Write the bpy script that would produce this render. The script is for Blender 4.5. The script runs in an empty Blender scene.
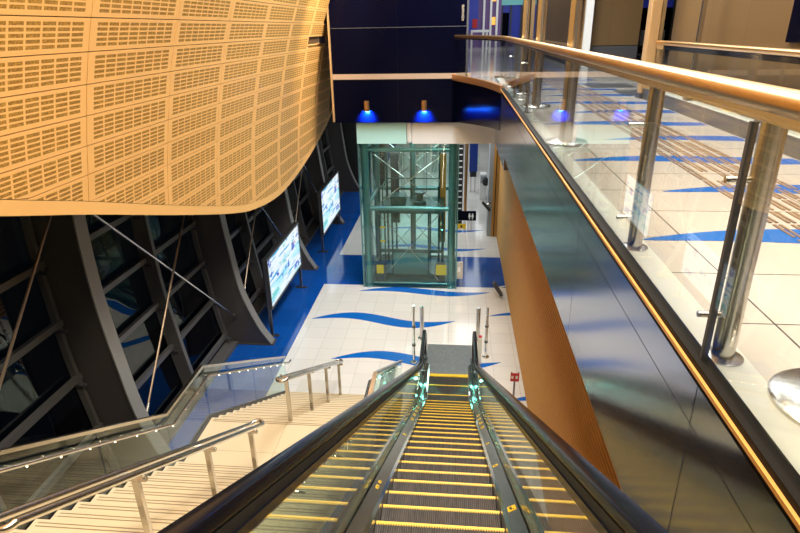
import bpy, bmesh, math, random
from mathutils import Vector, Matrix
random.seed(4)
S = bpy.context.scene
COL = S.collection
PI = math.pi
EYE = 8.3          # camera height above the lower floor
U = 6.95           # upper floor level

# ------------------------------------------------------------------ materials
def node_mat(name):
    m = bpy.data.materials.new(name); m.use_nodes = True
    nt = m.node_tree
    return m, nt, nt.nodes['Principled BSDF']

def mat(name, col, rough=.5, metal=0., spec=.5, emit=None, estr=0., bump=0., bscale=40., vary=0.):
    m, nt, b = node_mat(name)
    b.inputs['Base Color'].default_value = (*col, 1)
    b.inputs['Roughness'].default_value = rough
    b.inputs['Metallic'].default_value = metal
    b.inputs['Specular IOR Level'].default_value = spec
    if emit:
        b.inputs['Emission Color'].default_value = (*emit, 1)
        b.inputs['Emission Strength'].default_value = estr
    if bump or vary:
        tc = nt.nodes.new('ShaderNodeTexCoord')
        no = nt.nodes.new('ShaderNodeTexNoise'); no.inputs['Scale'].default_value = bscale
        no.inputs['Detail'].default_value = 4
        nt.links.new(tc.outputs['Object'], no.inputs['Vector'])
        if bump:
            bp = nt.nodes.new('ShaderNodeBump'); bp.inputs['Strength'].default_value = bump
            bp.inputs['Distance'].default_value = .02
            nt.links.new(no.outputs['Fac'], bp.inputs['Height'])
            nt.links.new(bp.outputs['Normal'], b.inputs['Normal'])
        if vary:
            mx = nt.nodes.new('ShaderNodeMix'); mx.data_type = 'RGBA'
            mx.inputs['A'].default_value = (*[c * (1 - vary) for c in col], 1)
            mx.inputs['B'].default_value = (*[min(1, c * (1 + vary)) for c in col], 1)
            nt.links.new(no.outputs['Fac'], mx.inputs['Factor'])
            nt.links.new(mx.outputs['Result'], b.inputs['Base Color'])
    return m

def glass_mat(name, tint, ior=1.5, rough=0.):
    m = bpy.data.materials.new(name); m.use_nodes = True
    nt = m.node_tree; nt.nodes.clear()
    out = nt.nodes.new('ShaderNodeOutputMaterial')
    tr = nt.nodes.new('ShaderNodeBsdfTransparent'); tr.inputs['Color'].default_value = (*tint, 1)
    gl = nt.nodes.new('ShaderNodeBsdfGlossy'); gl.inputs['Roughness'].default_value = rough
    gl.inputs['Color'].default_value = (.95, .98, .97, 1)
    # Schlick reflectance from the viewing angle, the same on both faces of the pane
    f0 = ((ior - 1) / (ior + 1)) ** 2
    lw = nt.nodes.new('ShaderNodeLayerWeight'); lw.inputs['Blend'].default_value = .5
    pw = nt.nodes.new('ShaderNodeMath'); pw.operation = 'POWER'; pw.inputs[1].default_value = 5
    nt.links.new(lw.outputs['Facing'], pw.inputs[0])
    fr = nt.nodes.new('ShaderNodeMath'); fr.operation = 'MULTIPLY_ADD'; fr.inputs[1].default_value = .9 - f0; fr.inputs[2].default_value = f0
    nt.links.new(pw.outputs[0], fr.inputs[0])
    mx = nt.nodes.new('ShaderNodeMixShader')
    nt.links.new(fr.outputs[0], mx.inputs[0]); nt.links.new(tr.outputs[0], mx.inputs[1]); nt.links.new(gl.outputs[0], mx.inputs[2])
    nt.links.new(mx.outputs[0], out.inputs['Surface'])
    return m

def tile_mat(name, col, grout, size, rough, offset=(0, 0), vary=.03, gw=.006, size_y=None):
    m, nt, b = node_mat(name)
    tc = nt.nodes.new('ShaderNodeTexCoord'); mp = nt.nodes.new('ShaderNodeMapping')
    mp.inputs['Location'].default_value = (offset[0], offset[1], 0)
    br = nt.nodes.new('ShaderNodeTexBrick'); br.offset = 0; br.squash = 1
    br.inputs['Scale'].default_value = 1
    br.inputs['Brick Width'].default_value = size; br.inputs['Row Height'].default_value = size_y or size
    br.inputs['Mortar Size'].default_value = gw; br.inputs['Mortar Smooth'].default_value = 0
    br.inputs['Color1'].default_value = (*[c * (1 - vary) for c in col], 1)
    br.inputs['Color2'].default_value = (*[min(1, c * (1 + vary)) for c in col], 1)
    br.inputs['Mortar'].default_value = (*grout, 1)
    nt.links.new(tc.outputs['Object'], mp.inputs['Vector']); nt.links.new(mp.outputs['Vector'], br.inputs['Vector'])
    nt.links.new(br.outputs['Color'], b.inputs['Base Color'])
    b.inputs['Roughness'].default_value = rough
    return m

def grooved_mat(name, c1, c2, pitch, axis, rough, metal):
    """fine parallel cleats: a wave texture across one object axis"""
    m, nt, b = node_mat(name)
    tc = nt.nodes.new('ShaderNodeTexCoord'); sx = nt.nodes.new('ShaderNodeSeparateXYZ')
    nt.links.new(tc.outputs['Object'], sx.inputs[0])
    mu = nt.nodes.new('ShaderNodeMath'); mu.operation = 'MULTIPLY'; mu.inputs[1].default_value = 2 * PI / pitch
    sn = nt.nodes.new('ShaderNodeMath'); sn.operation = 'SINE'
    nt.links.new(sx.outputs[axis], mu.inputs[0]); nt.links.new(mu.outputs[0], sn.inputs[0])
    no = nt.nodes.new('ShaderNodeTexNoise'); no.inputs['Scale'].default_value = 6; no.inputs['Detail'].default_value = 6
    mp = nt.nodes.new('ShaderNodeMapping'); mp.inputs['Scale'].default_value = (6, 1, 1)
    nt.links.new(tc.outputs['Object'], mp.inputs[0]); nt.links.new(mp.outputs[0], no.inputs['Vector'])
    ad = nt.nodes.new('ShaderNodeMath'); ad.operation = 'MULTIPLY_ADD'; ad.inputs[1].default_value = .28; ad.inputs[2].default_value = .1
    nt.links.new(sn.outputs[0], ad.inputs[0])
    a2 = nt.nodes.new('ShaderNodeMath'); a2.operation = 'ADD'; a2.use_clamp = True
    nt.links.new(ad.outputs[0], a2.inputs[0]); nt.links.new(no.outputs['Fac'], a2.inputs[1])
    mx = nt.nodes.new('ShaderNodeMix'); mx.data_type = 'RGBA'
    mx.inputs['A'].default_value = (*c1, 1); mx.inputs['B'].default_value = (*c2, 1)
    nt.links.new(a2.outputs[0], mx.inputs['Factor']); nt.links.new(mx.outputs['Result'], b.inputs['Base Color'])
    bp = nt.nodes.new('ShaderNodeBump'); bp.inputs['Strength'].default_value = .6; bp.inputs['Distance'].default_value = .004
    nt.links.new(sn.outputs[0], bp.inputs['Height']); nt.links.new(bp.outputs['Normal'], b.inputs['Normal'])
    b.inputs['Roughness'].default_value = rough; b.inputs['Metallic'].default_value = metal
    return m

def perforated_mat():
    """tan panel, 8 columns x 5 rows of darker perforated slots, laid out in the panel's own UV"""
    m, nt, b = node_mat('perforated_tan')
    N = nt.nodes.new; L = nt.links.new
    uv = N('ShaderNodeUVMap'); sx = N('ShaderNodeSeparateXYZ'); L(uv.outputs[0], sx.inputs[0])
    def math_(op, a, bv=None, cl=False):
        n = N('ShaderNodeMath'); n.operation = op; n.use_clamp = cl
        if hasattr(a, 'links'): L(a, n.inputs[0])
        else: n.inputs[0].default_value = a
        if bv is not None:
            if hasattr(bv, 'links'): L(bv, n.inputs[1])
            else: n.inputs[1].default_value = bv
        return n.outputs[0]
    def axis(out, lo, hi, n, fill):
        t = math_('DIVIDE', math_('SUBTRACT', out, lo), hi - lo)
        inside = math_('MULTIPLY', math_('GREATER_THAN', t, 0.), math_('LESS_THAN', t, 1.))
        fr = math_('FRACT', math_('MULTIPLY', t, n))
        d = math_('ABSOLUTE', math_('SUBTRACT', fr, .5))
        return math_('MULTIPLY', inside, math_('LESS_THAN', d, fill / 2))
    slot = math_('MULTIPLY', axis(sx.outputs[0], .06, .95, 8, .86), axis(sx.outputs[1], .13, .90, 5, .64))
    tc = N('ShaderNodeTexCoord'); vo = N('ShaderNodeTexVoronoi'); vo.inputs['Scale'].default_value = 55
    L(tc.outputs['Object'], vo.inputs['Vector'])
    dark = N('ShaderNodeMix'); dark.data_type = 'RGBA'
    dark.inputs['A'].default_value = (.11, .046, .004, 1); dark.inputs['B'].default_value = (.46, .245, .04, 1)
    L(math_('MULTIPLY', vo.outputs['Distance'], 1.3, True), dark.inputs['Factor'])
    mx = N('ShaderNodeMix'); mx.data_type = 'RGBA'
    mx.inputs['A'].default_value = (.80, .45, .15, 1)
    L(slot, mx.inputs['Factor']); L(dark.outputs['Result'], mx.inputs['B'])
    L(mx.outputs['Result'], b.inputs['Base Color'])
    bp = N('ShaderNodeBump'); bp.inputs['Strength'].default_value = .5; bp.inputs['Distance'].default_value = .01; bp.invert = True
    L(slot, bp.inputs['Height']); L(bp.outputs['Normal'], b.inputs['Normal'])
    b.inputs['Roughness'].default_value = .5
    return m

def screen_mat():
    """a lit advert: white page with pale blue shapes and coloured blobs, all in the panel's UV"""
    m, nt, b = node_mat('lit_advert')
    N = nt.nodes.new; L = nt.links.new
    uv = N('ShaderNodeUVMap')
    def layer(scale, loc, lo, hi):
        mp = N('ShaderNodeMapping'); mp.inputs['Scale'].default_value = scale; mp.inputs['Location'].default_value = loc
        L(uv.outputs[0], mp.inputs[0])
        no = N('ShaderNodeTexNoise'); no.inputs['Scale'].default_value = 1; no.inputs['Detail'].default_value = 3
        L(mp.outputs[0], no.inputs['Vector'])
        r = N('ShaderNodeMapRange'); r.inputs['From Min'].default_value = lo; r.inputs['From Max'].default_value = hi
        L(no.outputs['Fac'], r.inputs['Value'])
        return r.outputs[0]
    prev = None
    for (sc, loc, lo, hi, c) in (((1.4, 3.2, 1), (5.2, 1.1, 0), .50, .58, (.42, .84, .95)),
                                 ((2.2, 14, 1), (0, 0.3, 0), .56, .60, (.03, .42, .80)),
                                 ((7, 3.5, 1), (3, 1, 0), .60, .64, (.05, .12, .60)),
                                 ((3, 5, 1), (8, 2.4, 0), .62, .66, (.10, .62, .62)),
                                 ((5, 5, 1), (1, 9, 0), .66, .69, (.75, .18, .38))):
        mx = N('ShaderNodeMix'); mx.data_type = 'RGBA'
        if prev: L(prev, mx.inputs['A'])
        else: mx.inputs['A'].default_value = (.86, .96, 1, 1)
        mx.inputs['B'].default_value = (*c, 1)
        L(layer(sc, loc, lo, hi), mx.inputs['Factor'])
        prev = mx.outputs['Result']
    L(prev, b.inputs['Emission Color']); b.inputs['Emission Strength'].default_value = .74
    b.inputs['Base Color'].default_value = (.05, .05, .05, 1); b.inputs['Roughness'].default_value = .2
    return m

M = dict(
    white_tile=tile_mat('white_floor_tile', (.74, .72, .68), (.56, .54, .51), .6, .10, (.1, .05)),
    upper_tile=tile_mat('upper_floor_tile', (.51, .475, .44), (.07, .06, .05), 1.2, .12, (-.35, .5), gw=.005, size_y=.62),
    blue_tile=tile_mat('blue_floor_tile', (.004, .075, .36), (.02, .10, .30), .6, .10, (.1, .05), .12),
    wave_blue=mat('wave_blue', (.006, .13, .52), .14),
    stair_tile=tile_mat('stair_stone', (.66, .55, .37), (.38, .31, .22), 1.36, .22, (.05, .1), .03, .004),
    stair_strip=mat('stair_strip', (.26, .19, .11), .5),
    steel=mat('brushed_steel', (.60, .58, .54), .24, 1., bump=.05, bscale=60),
    steel_dark=mat('dark_steel', (.20, .20, .20), .35, .9),
    chrome=mat('chrome', (.78, .78, .76), .09, 1.),
    fascia=mat('fascia_steel', (.39, .42, .53), .15, .93, bump=.012, bscale=2),
    gold=mat('gold_metal', (.66, .41, .17), .33, 1.),
    bronze=mat('bronze_trim', (.52, .27, .10), .35, .8),
    gold_paint=mat('gold_column_paint', (.62, .40, .19), .35, .5),
    rod_tan=mat('rod_tan', (.42, .33, .25), .35, .8),
    copper_pale=mat('copper_pale', (.62, .47, .36), .4, .6),
    edge_orange=mat('edge_orange', (.66, .33, .09), .4, .2),
    channel=mat('channel_black', (.008, .007, .006), .6, spec=.1),
    groove=mat('timber_groove', (.07, .025, .004), .7, spec=.1),
    black=mat('black_gloss', (.0012, .0016, .008), .18, spec=.08),
    navy=mat('navy_gloss', (.0012, .0016, .009), .16, spec=.09),
    rubber=mat('black_rubber', (.004, .004, .007), .20, spec=.18),
    black_matte=mat('black_matte', (.012, .012, .012), .55),
    tan_panel=perforated_mat(),
    tan_plain=mat('tan_plain', (.80, .46, .155), .5),
    tan_back=mat('tan_back', (.10, .055, .022), .7),
    ribbed=mat('ribbed_timber', (.55, .29, .085), .6, spec=.2, vary=.12, bscale=7),
    orange=mat('orange_timber', (.62, .30, .06), .45),
    column=mat('column_grey_paint', (.090, .082, .078), .42, .25),
    column_lit=mat('column_grey_lit', (.30, .29, .28), .40, .3),  # column grey lightened to paint interior light on the inner face
    mullion=mat('mullion_grey', (.16, .155, .15), .4, .5),
    teal_steel=mat('teal_steel', (.115, .27, .28), .28, .6),
    teal_dark=mat('teal_dark', (.03, .085, .085), .3, .4),
    teal_panel=mat('teal_panel', (.50, .86, .84), .25),
    white_panel=mat('white_panel', (.84, .84, .82), .35),
    off_white=mat('off_white_wall', (.66, .64, .60), .6),
    grey=mat('grey_paint', (.36, .38, .40), .5),
    dark_grey=mat('dark_grey', (.06, .06, .065), .5),
    brown_wall=tile_mat('brown_wall_panel', (.135, .080, .030), (.08, .048, .018), 1.3, .40, (0, 0), .06, .006),
    ceiling=mat('ceiling_dark', (.16, .15, .14), .8),
    soffit=mat('soffit_white', (.6, .6, .58), .7),
    yellow=mat('yellow_paint', (.74, .48, .015), .45),
    sticker=mat('yellow_sticker', (.92, .58, .01), .4),
    red=mat('red_paint', (.55, .02, .03), .4),
    tactile=mat('tactile_tan', (.20, .125, .075), .5),
    tactile_base=mat('tactile_base', (.60, .57, .52), .4),
    blue=mat('blue_panel', (.008, .04, .26), .35),
    white=mat('white_mark', (.85, .85, .85), .4),
    stone=mat('pale_stone', (.66, .68, .64), .25),
    step=grooved_mat('step_cleats', (.010, .009, .008), (.105, .092, .083), .018, 0, .42, .4),
    plate=grooved_mat('landing_cleats', (.20, .21, .22), (.44, .46, .48), .03, 0, .35, .7),
    deck=mat('deck_steel', (.21, .235, .225), .20, .85),
    skirt=mat('skirt_steel', (.33, .33, .32), .25, .9),
    glass=glass_mat('clear_glass', (.97, .985, .975)),
    glass_esc=glass_mat('escalator_glass', (.94, .985, .965), 1.6),
    glass_green=glass_mat('green_glass', (.88, .97, .95)),
    glass_stair=glass_mat('stair_glass', (.84, .92, .89), 1.6),
    glass_facade=glass_mat('facade_glass', (.25, .27, .28), 1.7),
    screen=screen_mat(),
    led=mat('led_warm', (1, .9, .7), .4, emit=(1, .82, .5), estr=14),
    bulb_blue=mat('blue_lens', (.1, .3, 1), .3, emit=(.05, .25, 1), estr=20),
    lightbox=mat('lit_lightbox', (.8, .85, 1), .4, emit=(.75, .85, 1), estr=1.6),
    shop_blue=mat('shop_blue_glow', (.02, .04, .3), .3, emit=(.03, .05, .42), estr=.16),
    shop_violet=mat('shop_violet_glow', (.10, .06, .16), .3, emit=(.22, .12, .42), estr=.12),
    shop_teal=mat('shop_teal_glow', (.1, .3, .3), .3, emit=(.25, .75, .75), estr=.25),
    shop_orange=mat('shop_orange_glow', (.6, .3, .05), .3, emit=(1, .45, .08), estr=.8),
)

# ------------------------------------------------------------------ mesh builder
def root_loc(p):
    while p is not None and p.parent is not None: p = p.parent
    return Vector(p['_base']) if p is not None and '_base' in p else Vector((0, 0, 0))

class MB:
    def __init__(self): self.v = []; self.f = []; self.m = []; self.uv = []
    def add(self, vs, fs, mi=0, uvs=None):
        o = len(self.v); self.v += [Vector(p) for p in vs]
        for i, f in enumerate(fs):
            self.f.append([o + k for k in f]); self.m.append(mi)
            self.uv.append(uvs[i] if uvs else None)
        return self
    def box(self, x0, x1, y0, y1, z0, z1, mi=0):
        vs = [(x, y, z) for z in (z0, z1) for y in (y0, y1) for x in (x0, x1)]
        return self.add(vs, [(0, 2, 3, 1), (4, 5, 7, 6), (0, 1, 5, 4), (2, 6, 7, 3), (0, 4, 6, 2), (1, 3, 7, 5)], mi)
    def bar(self, a, b, w, h, up=(0, 0, 1), mi=0):
        a = Vector(a); b = Vector(b); d = (b - a).normalized(); up = Vector(up)
        if abs(d.dot(up)) > .98: up = Vector((1, 0, 0))
        s = d.cross(up).normalized(); u = s.cross(d)
        vs = [p + s * (sx * w / 2) + u * (uz * h / 2) for p in (a, b) for uz in (-1, 1) for sx in (-1, 1)]
        return self.add(vs, [(0, 1, 3, 2), (4, 6, 7, 5), (0, 4, 5, 1), (2, 3, 7, 6), (0, 2, 6, 4), (1, 5, 7, 3)], mi)
    def tube(self, pts, r, n=12, mi=0, cap=True):
        pts = [Vector(p) for p in pts]; rings = []; prev = None
        for i, p in enumerate(pts):
            d = (pts[min(i + 1, len(pts) - 1)] - pts[max(i - 1, 0)]).normalized()
            if prev is None:
                u = d.cross(Vector((0, 0, 1)))
                if u.length < .05: u = d.cross(Vector((1, 0, 0)))
                u.normalize()
            else:
                u = (prev - d * prev.dot(d)).normalized()
            prev = u; w = d.cross(u)
            rr = r[i] if isinstance(r, (list, tuple)) else r
            rings.append([p + (u * math.cos(2 * PI * k / n) + w * math.sin(2 * PI * k / n)) * rr for k in range(n)])
        vs = [q for ring in rings for q in ring]; fs = []
        for i in range(len(rings) - 1):
            for k in range(n):
                a = i * n + k; b_ = i * n + (k + 1) % n
                fs.append((a, a + n, b_ + n, b_))
        if cap:
            fs.append(tuple(range(n))); fs.append(tuple(reversed(range((len(rings) - 1) * n, len(rings) * n))))
        return self.add(vs, fs, mi)
    def lathe(self, c, prof, n=24, mi=0):
        """prof: (radius, z) list; closed at both ends"""
        vs = []; fs = []; c = Vector(c)
        for (r, z) in prof:
            for k in range(n): vs.append(c + Vector((r * math.cos(2 * PI * k / n), r * math.sin(2 * PI * k / n), z)))
        for i in range(len(prof) - 1):
            for k in range(n):
                fs.append((i * n + k, i * n + (k + 1) % n, (i + 1) * n + (k + 1) % n, (i + 1) * n + k))
        fs.append(tuple(reversed(range(n)))); fs.append(tuple(range((len(prof) - 1) * n, len(prof) * n)))
        return self.add(vs, fs, mi)
    def prism(self, poly, fn, a, b, mi=0):
        """poly of 2D points, fn(p, t) -> 3D, extruded from t=a to t=b"""
        n = len(poly); vs = [fn(p, a) for p in poly] + [fn(p, b) for p in poly]
        fs = [tuple(range(n)), tuple(reversed(range(n, 2 * n)))]
        for k in range(n): fs.append((k, n + k, n + (k + 1) % n, (k + 1) % n))
        return self.add(vs, fs, mi)
    def strip(self, lo, hi, fn, a, b, mi=0):
        """a solid between two polylines of equal count (used for long curved plates)"""
        n = len(lo)
        vs = [fn(p, a) for p in lo] + [fn(p, a) for p in hi] + [fn(p, b) for p in lo] + [fn(p, b) for p in hi]
        fs = []
        for k in range(n - 1):
            fs += [(k, k + 1, n + k + 1, n + k), (2 * n + k, 3 * n + k, 3 * n + k + 1, 2 * n + k + 1),
                   (k, 2 * n + k, 2 * n + k + 1, k + 1), (n + k, n + k + 1, 3 * n + k + 1, 3 * n + k)]
        e = n - 1
        fs += [(0, n, 3 * n, 2 * n), (e, 2 * n + e, 3 * n + e, n + e)]
        return self.add(vs, fs, mi)
    def mesh(self, name, mats, off, smooth=False):
        me = bpy.data.meshes.new(name)
        me.from_pydata([tuple(p - off) for p in self.v], [], self.f)
        for m in (mats if isinstance(mats, (list, tuple)) else [mats]): me.materials.append(M[m] if isinstance(m, str) else m)
        for i, p in enumerate(me.polygons): p.material_index = self.m[i]
        if any(self.uv):
            ul = me.uv_layers.new(name='UVMap')
            for i, p in enumerate(me.polygons):
                if self.uv[i]:
                    for j, li in enumerate(p.loop_indices): ul.data[li].uv = self.uv[i][j]
        bm = bmesh.new(); bm.from_mesh(me); bmesh.ops.recalc_face_normals(bm, faces=bm.faces); bm.to_mesh(me); bm.free()
        if smooth:
            me.polygons.foreach_set('use_smooth', [True] * len(me.polygons))
            me.set_sharp_from_angle(angle=math.radians(35))
        return me
    def build(self, name, mats, parent=None, smooth=False, local=False, bevel=0.):
        off = Vector((0, 0, 0)) if local else root_loc(parent)
        o = bpy.data.objects.new(name, self.mesh(name, mats, off, smooth)); COL.objects.link(o)
        if parent is not None: o.parent = parent
        if bevel:
            bv = o.modifiers.new('bevel', 'BEVEL'); bv.width = bevel; bv.segments = 2; bv.limit_method = 'ANGLE'
        return o

def tag(o, label=None, cat=None, group=None, kind=None):
    if label: o['label'] = label
    if cat: o['category'] = cat
    if group: o['group'] = group
    if kind: o['kind'] = kind
    return o

BASES = []
def empty(name, loc, label=None, cat=None, group=None, kind=None):
    o = bpy.data.objects.new(name, None); COL.objects.link(o); o.location = loc
    o.empty_display_size = .2; o['_base'] = tuple(loc); BASES.append(o)
    return tag(o, label, cat, group, kind)

def struct(o): return tag(o, kind='structure')

def interp(x, xs, ys):
    if x <= xs[0]: return ys[0]
    for i in range(len(xs) - 1):
        if x <= xs[i + 1]:
            t = (x - xs[i]) / (xs[i + 1] - xs[i]); return ys[i] + t * (ys[i + 1] - ys[i])
    return ys[-1]

def smoothstep_curve(x, xs, ys):
    """monotone-ish smooth interpolation (Catmull-Rom)"""
    if x <= xs[0]: return ys[0]
    if x >= xs[-1]: return ys[-1]
    for i in range(len(xs) - 1):
        if x <= xs[i + 1]: break
    x0, x1 = xs[i], xs[i + 1]; t = (x - x0) / (x1 - x0); h = x1 - x0
    m0 = (ys[i + 1] - ys[max(i - 1, 0)]) / (xs[i + 1] - xs[max(i - 1, 0)])
    m1 = (ys[min(i + 2, len(ys) - 1)] - ys[i]) / (xs[min(i + 2, len(ys) - 1)] - xs[i])
    return ((2*t**3 - 3*t**2 + 1) * ys[i] + (t**3 - 2*t**2 + t) * h * m0 + (-2*t**3 + 3*t**2) * ys[i+1] + (t**3 - t**2) * h * m1)

def wave(mb, x0, x1, y, z, amp=.26, thick=.2, tilt=0., mi=0, n=28, cut=1.0):
    """an inlaid blue swoosh, pointed at both ends; cut < 1 stops it short"""
    lo = []; hi = []
    for i in range(n + 1):
        t = i / n * cut
        c = y + amp * math.sin(2 * PI * t) + tilt * t
        h = thick * math.sin(PI * t) ** .8 + .004
        x = x0 + (x1 - x0) * t
        lo.append((x, c - h)); hi.append((x, c + h))
    mb.strip(lo, hi, lambda p, t: (p[0], p[1], t), z, z + .003, mi)

# ------------------------------------------------------------------ setting: floors
fl = MB().box(-9, 14, -6, 48, -.2, 0)
fl.box(-9, -4.53, -6, 48, 0, .002, 1)
fl.box(-4.53, 1.8, 18.12, 20.95, 0, .002, 1)
wave(fl, -4.36, .09, 15.5, .0, .27, .25, .10, 2)
wave(fl, -3.2, 1.26, 17.62, .0, .16, .21, .10, 2)
wave(fl, -3.28, 1.32, 13.22, .0, .27, .24, .12, 2)
wave(fl, 1.12, 5.0, 16.0, .0, .20, .16, .0, 2)
wave(fl, 1.30, 5.0, 11.6, .0, .20, .16, .0, 2)
wave(fl, -3.0, 1.30, 21.9, .0, .22, .18, .0, 2)
wave(fl, -3.0, 1.30, 24.2, .0, .22, .18, .0, 2)
struct(fl.build('floor', ['white_tile', 'blue_tile', 'wave_blue']))

fu = MB().box(1.075, 14, -6, 60, 6.62, U)
fu.box(-3.66, 1.075, 18.0, 60, 6.62, U)
for i in range(24):
    y = 1.28 + i * 1.25
    x0 = (1.16, 1.80)[i % 2] + .05 * (i % 3)
    wave(fu, x0, x0 + 3.2, y, U, .09, .16, .10, 1, cut=(3.55 - x0) / 3.2)
struct(fu.build('floor_upper', ['upper_tile', 'wave_blue']))
struct(MB().box(-4.2, 1.03, -6, -1.42, 6.6, U).build('floor_landing', 'upper_tile'))
struct(MB().box(1.095, 1.27, -2, 17.2, U, U + .006).build('trim_1', 'stone'))

# ------------------------------------------------------------------ gallery edge: steel fascia
wg = empty('wall_gallery', (1.05, 7, 5.7), kind='structure')
MB().box(1.07, 1.80, -3, 14.2, 5.71, 6.61).build('slab_core', 'black_matte', wg)
seams = [-2.95, -.41, 2.14, 4.65, 7.2, 9.75, 12.2, 14.2]
for a, b in zip(seams, seams[1:]):
    MB().box(1.04, 1.068, a + .004, b - .004, 5.70, 6.684).build('steel_panel', 'fascia', wg)
    MB().box(1.035, 1.068, a + .004, b - .004, 6.697, 6.925).build('steel_band', 'fascia', wg)
MB().box(1.010, 1.024, -3, 14.0, 6.937, 6.955).build('gold_edge', 'edge_orange', wg)
MB().box(1.024, 1.094, -3, 14.0, 6.90, 6.985).build('glass_channel', 'channel', wg)

# ------------------------------------------------------------------ right: ribbed timber wall
wr = MB().box(1.818, 1.92, -3, 24.0, 0, 5.69, 1)
nr = 64; d = 5.69 / nr
for i in range(nr):
    z = d * i
    wr.prism([(1.82, z + d * .04), (1.803, z + d * .12), (1.80, z + d * .34), (1.803, z + d * .50), (1.82, z + d * .58)], lambda p, t: (p[0], t, p[1]), -3, 24.0)
struct(wr.build('wall_right', ['ribbed', 'groove']))

# ------------------------------------------------------------------ far black wall with copper strip
wf = empty('wall_far', (-1.7, 17.85, 5.66), kind='structure')
MB().box(-3.70, .24, 17.86, 20.6, 5.67, 13.0).build('wall_core', 'black_matte', wf)
for x0, x1 in ((-3.72, -1.768), (-1.758, .245)):
    MB().box(x0, x1, 17.82, 17.86, 5.66, 6.87).build('black_panel', 'black', wf)
    MB().box(x0, x1, 17.82, 17.86, 7.07, 8.315).build('black_panel', 'black', wf)
    MB().box(x0, x1, 17.82, 17.86, 8.33, 12.9).build('navy_panel', 'navy', wf)
MB().box(-3.72, .245, 17.812, 17.86, 8.315, 8.33).build('seam_trim', 'dark_grey', wf)
MB().box(-3.72, .24, 17.71, 17.86, 5.64, 5.66).build('light_block_lip', 'black', wf)  # added lip, keeps the blue lamp light off the header below
MB().box(-3.72, .40, 17.80, 17.85, 6.90, 7.05).build('copper_strip', 'copper_pale', wf)
MB().box(-3.775, -3.722, 17.76, 17.9, 5.66, 12.9).build('edge_trim', 'gold_paint', wf)
MB().box(.245, .30, 17.80, 20.6, 5.66, 12.9).build('door_jamb', 'dark_grey', wf)
MB().box(.10, .165, 17.79, 17.82, 8.46, 8.88).build('handle_plate', 'steel', wf)

# curved black balcony bulkhead
def balc(t):
    p0 = Vector((1.03, 14.05)); p1 = Vector((.76, 15.9)); p2 = Vector((.25, 16.7)); p3 = Vector((-.12, 17.8))
    return p0 * (1-t)**3 + p1 * 3*t*(1-t)**2 + p2 * 3*t*t*(1-t) + p3 * t**3
bp = [balc(i / 20) for i in range(21)]
def off_curve(pts, d):
    out = []
    for i, p in enumerate(pts):
        t = (pts[min(i+1, len(pts)-1)] - pts[max(i-1, 0)]).normalized()
        out.append(p + Vector((t.y, -t.x)) * d * 1.0)
    return out
wb = empty('wall_balcony', (.6, 15.8, 5.7), kind='structure')
inn = off_curve(bp, .06)
MB().strip(bp, inn, lambda p, t: (p[0], p[1], t if t > 6 else 5.66 + .34 * max(0, min(1, (17.8 - p[1]) / 3.75))), 5.66, 6.86).build('black_skin', 'black', wb, smooth=True)
fl_poly = [(p.x, p.y) for p in inn] + [(.30, 18.0), (1.6, 18.0), (1.6, 14.05)]
MB().prism(fl_poly, lambda p, t: (p[0], p[1], t), 6.63, U).build('balcony_floor', 'upper_tile', wb)
MB().prism(fl_poly, lambda p, t: (p[0], p[1], t), 6.02, 6.06).build('balcony_soffit', 'soffit', wb)
out1 = off_curve(bp, -.03)
MB().strip(out1, off_curve(bp, .07), lambda p, t: (p[0], p[1], t), 6.86, 7.02).build('copper_rim', 'bronze', wb, smooth=True)

# header band below the black wall
hd = empty('trim_2', (-1, 17.95, 4.96), kind='structure')
MB().box(-1.52, -1.36, 17.93, 18.2, 4.98, 5.655).build('white_end_panel', 'white_panel', hd, bevel=.05)
MB().box(-1.35, 1.79, 17.94, 18.2, 4.96, 5.655).build('white_panel', 'white_panel', hd)
MB().box(1.2, 1.785, 14.2, 17.94, 5.0, 5.655).build('steel_return', 'fascia', hd)
struct(MB().box(-3.03, 14, 18.2, 46, 4.98, 5.2).build('ceiling_lower', 'soffit'))
struct(MB().box(1.95, 14, -3, 18.2, 4.98, 5.2).build('ceiling_lower_side', 'soffit'))

# outer walls that close the hall
struct(MB().box(-8, -3.9, 31.2, 31.5, 0, 12.8).build('wall_end', 'black_matte'))
struct(MB().box(-8, 14, 46, 46.3, 0, 4.98).build('wall_back', 'grey'))
struct(MB().box(-9, 14, -6.3, -6, 0, 13).build('wall_behind', 'brown_wall'))
struct(MB().box(-9, 14, -6, 60, 12.8, 13.0).build('ceiling', 'ceiling'))
struct(MB().box(13.8, 14, -6, 60, U, 12.8).build('wall_outer', 'brown_wall'))

# ------------------------------------------------------------------ left: perforated shell
ZT = [3.8, 4.6, 5.2, 5.8, 6.43, 6.76, 7.09, 7.43, 7.79, 8.13, 8.46, 9.0, 9.6, 10.6, 11.6, 12.8]
XT = [-4.60, -4.585, -4.545, -4.48, -4.39, -4.323, -4.256, -4.18, -4.09, -3.99, -3.88, -3.68, -3.42, -2.9, -2.2, -1.2]
def xs(z): return smoothstep_curve(z, ZT, XT)
BY = [-6, 1.0, 3.0, 4.53, 4.88, 6.30, 8.34, 10.40, 11.71, 12.49, 13.46, 14.80, 16.94, 18.87, 20.47, 21.29, 23.0]
BZ = [9.4, 7.9, 7.25, 6.82, 6.70, 6.27, 5.62, 4.99, 4.63, 4.48, 4.35, 4.295, 4.505, 4.85, 5.26, 5.57, 6.4]
def zb(y): return smoothstep_curve(y, BY, BZ)
sh = empty('perforated_cladding', (-4.4, 12, 4.3), 'large curved tan wall cladding of slotted panels hanging over the stairs', 'wall cladding')
VY = [2.25, 4.27, 6.30, 8.33, 10.30, 12.36, 14.36, 16.36, 18.50, 20.6]
RZ = [9.48 - .34 * k for k in range(16)]
BORD = .17
npan = 0
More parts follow.
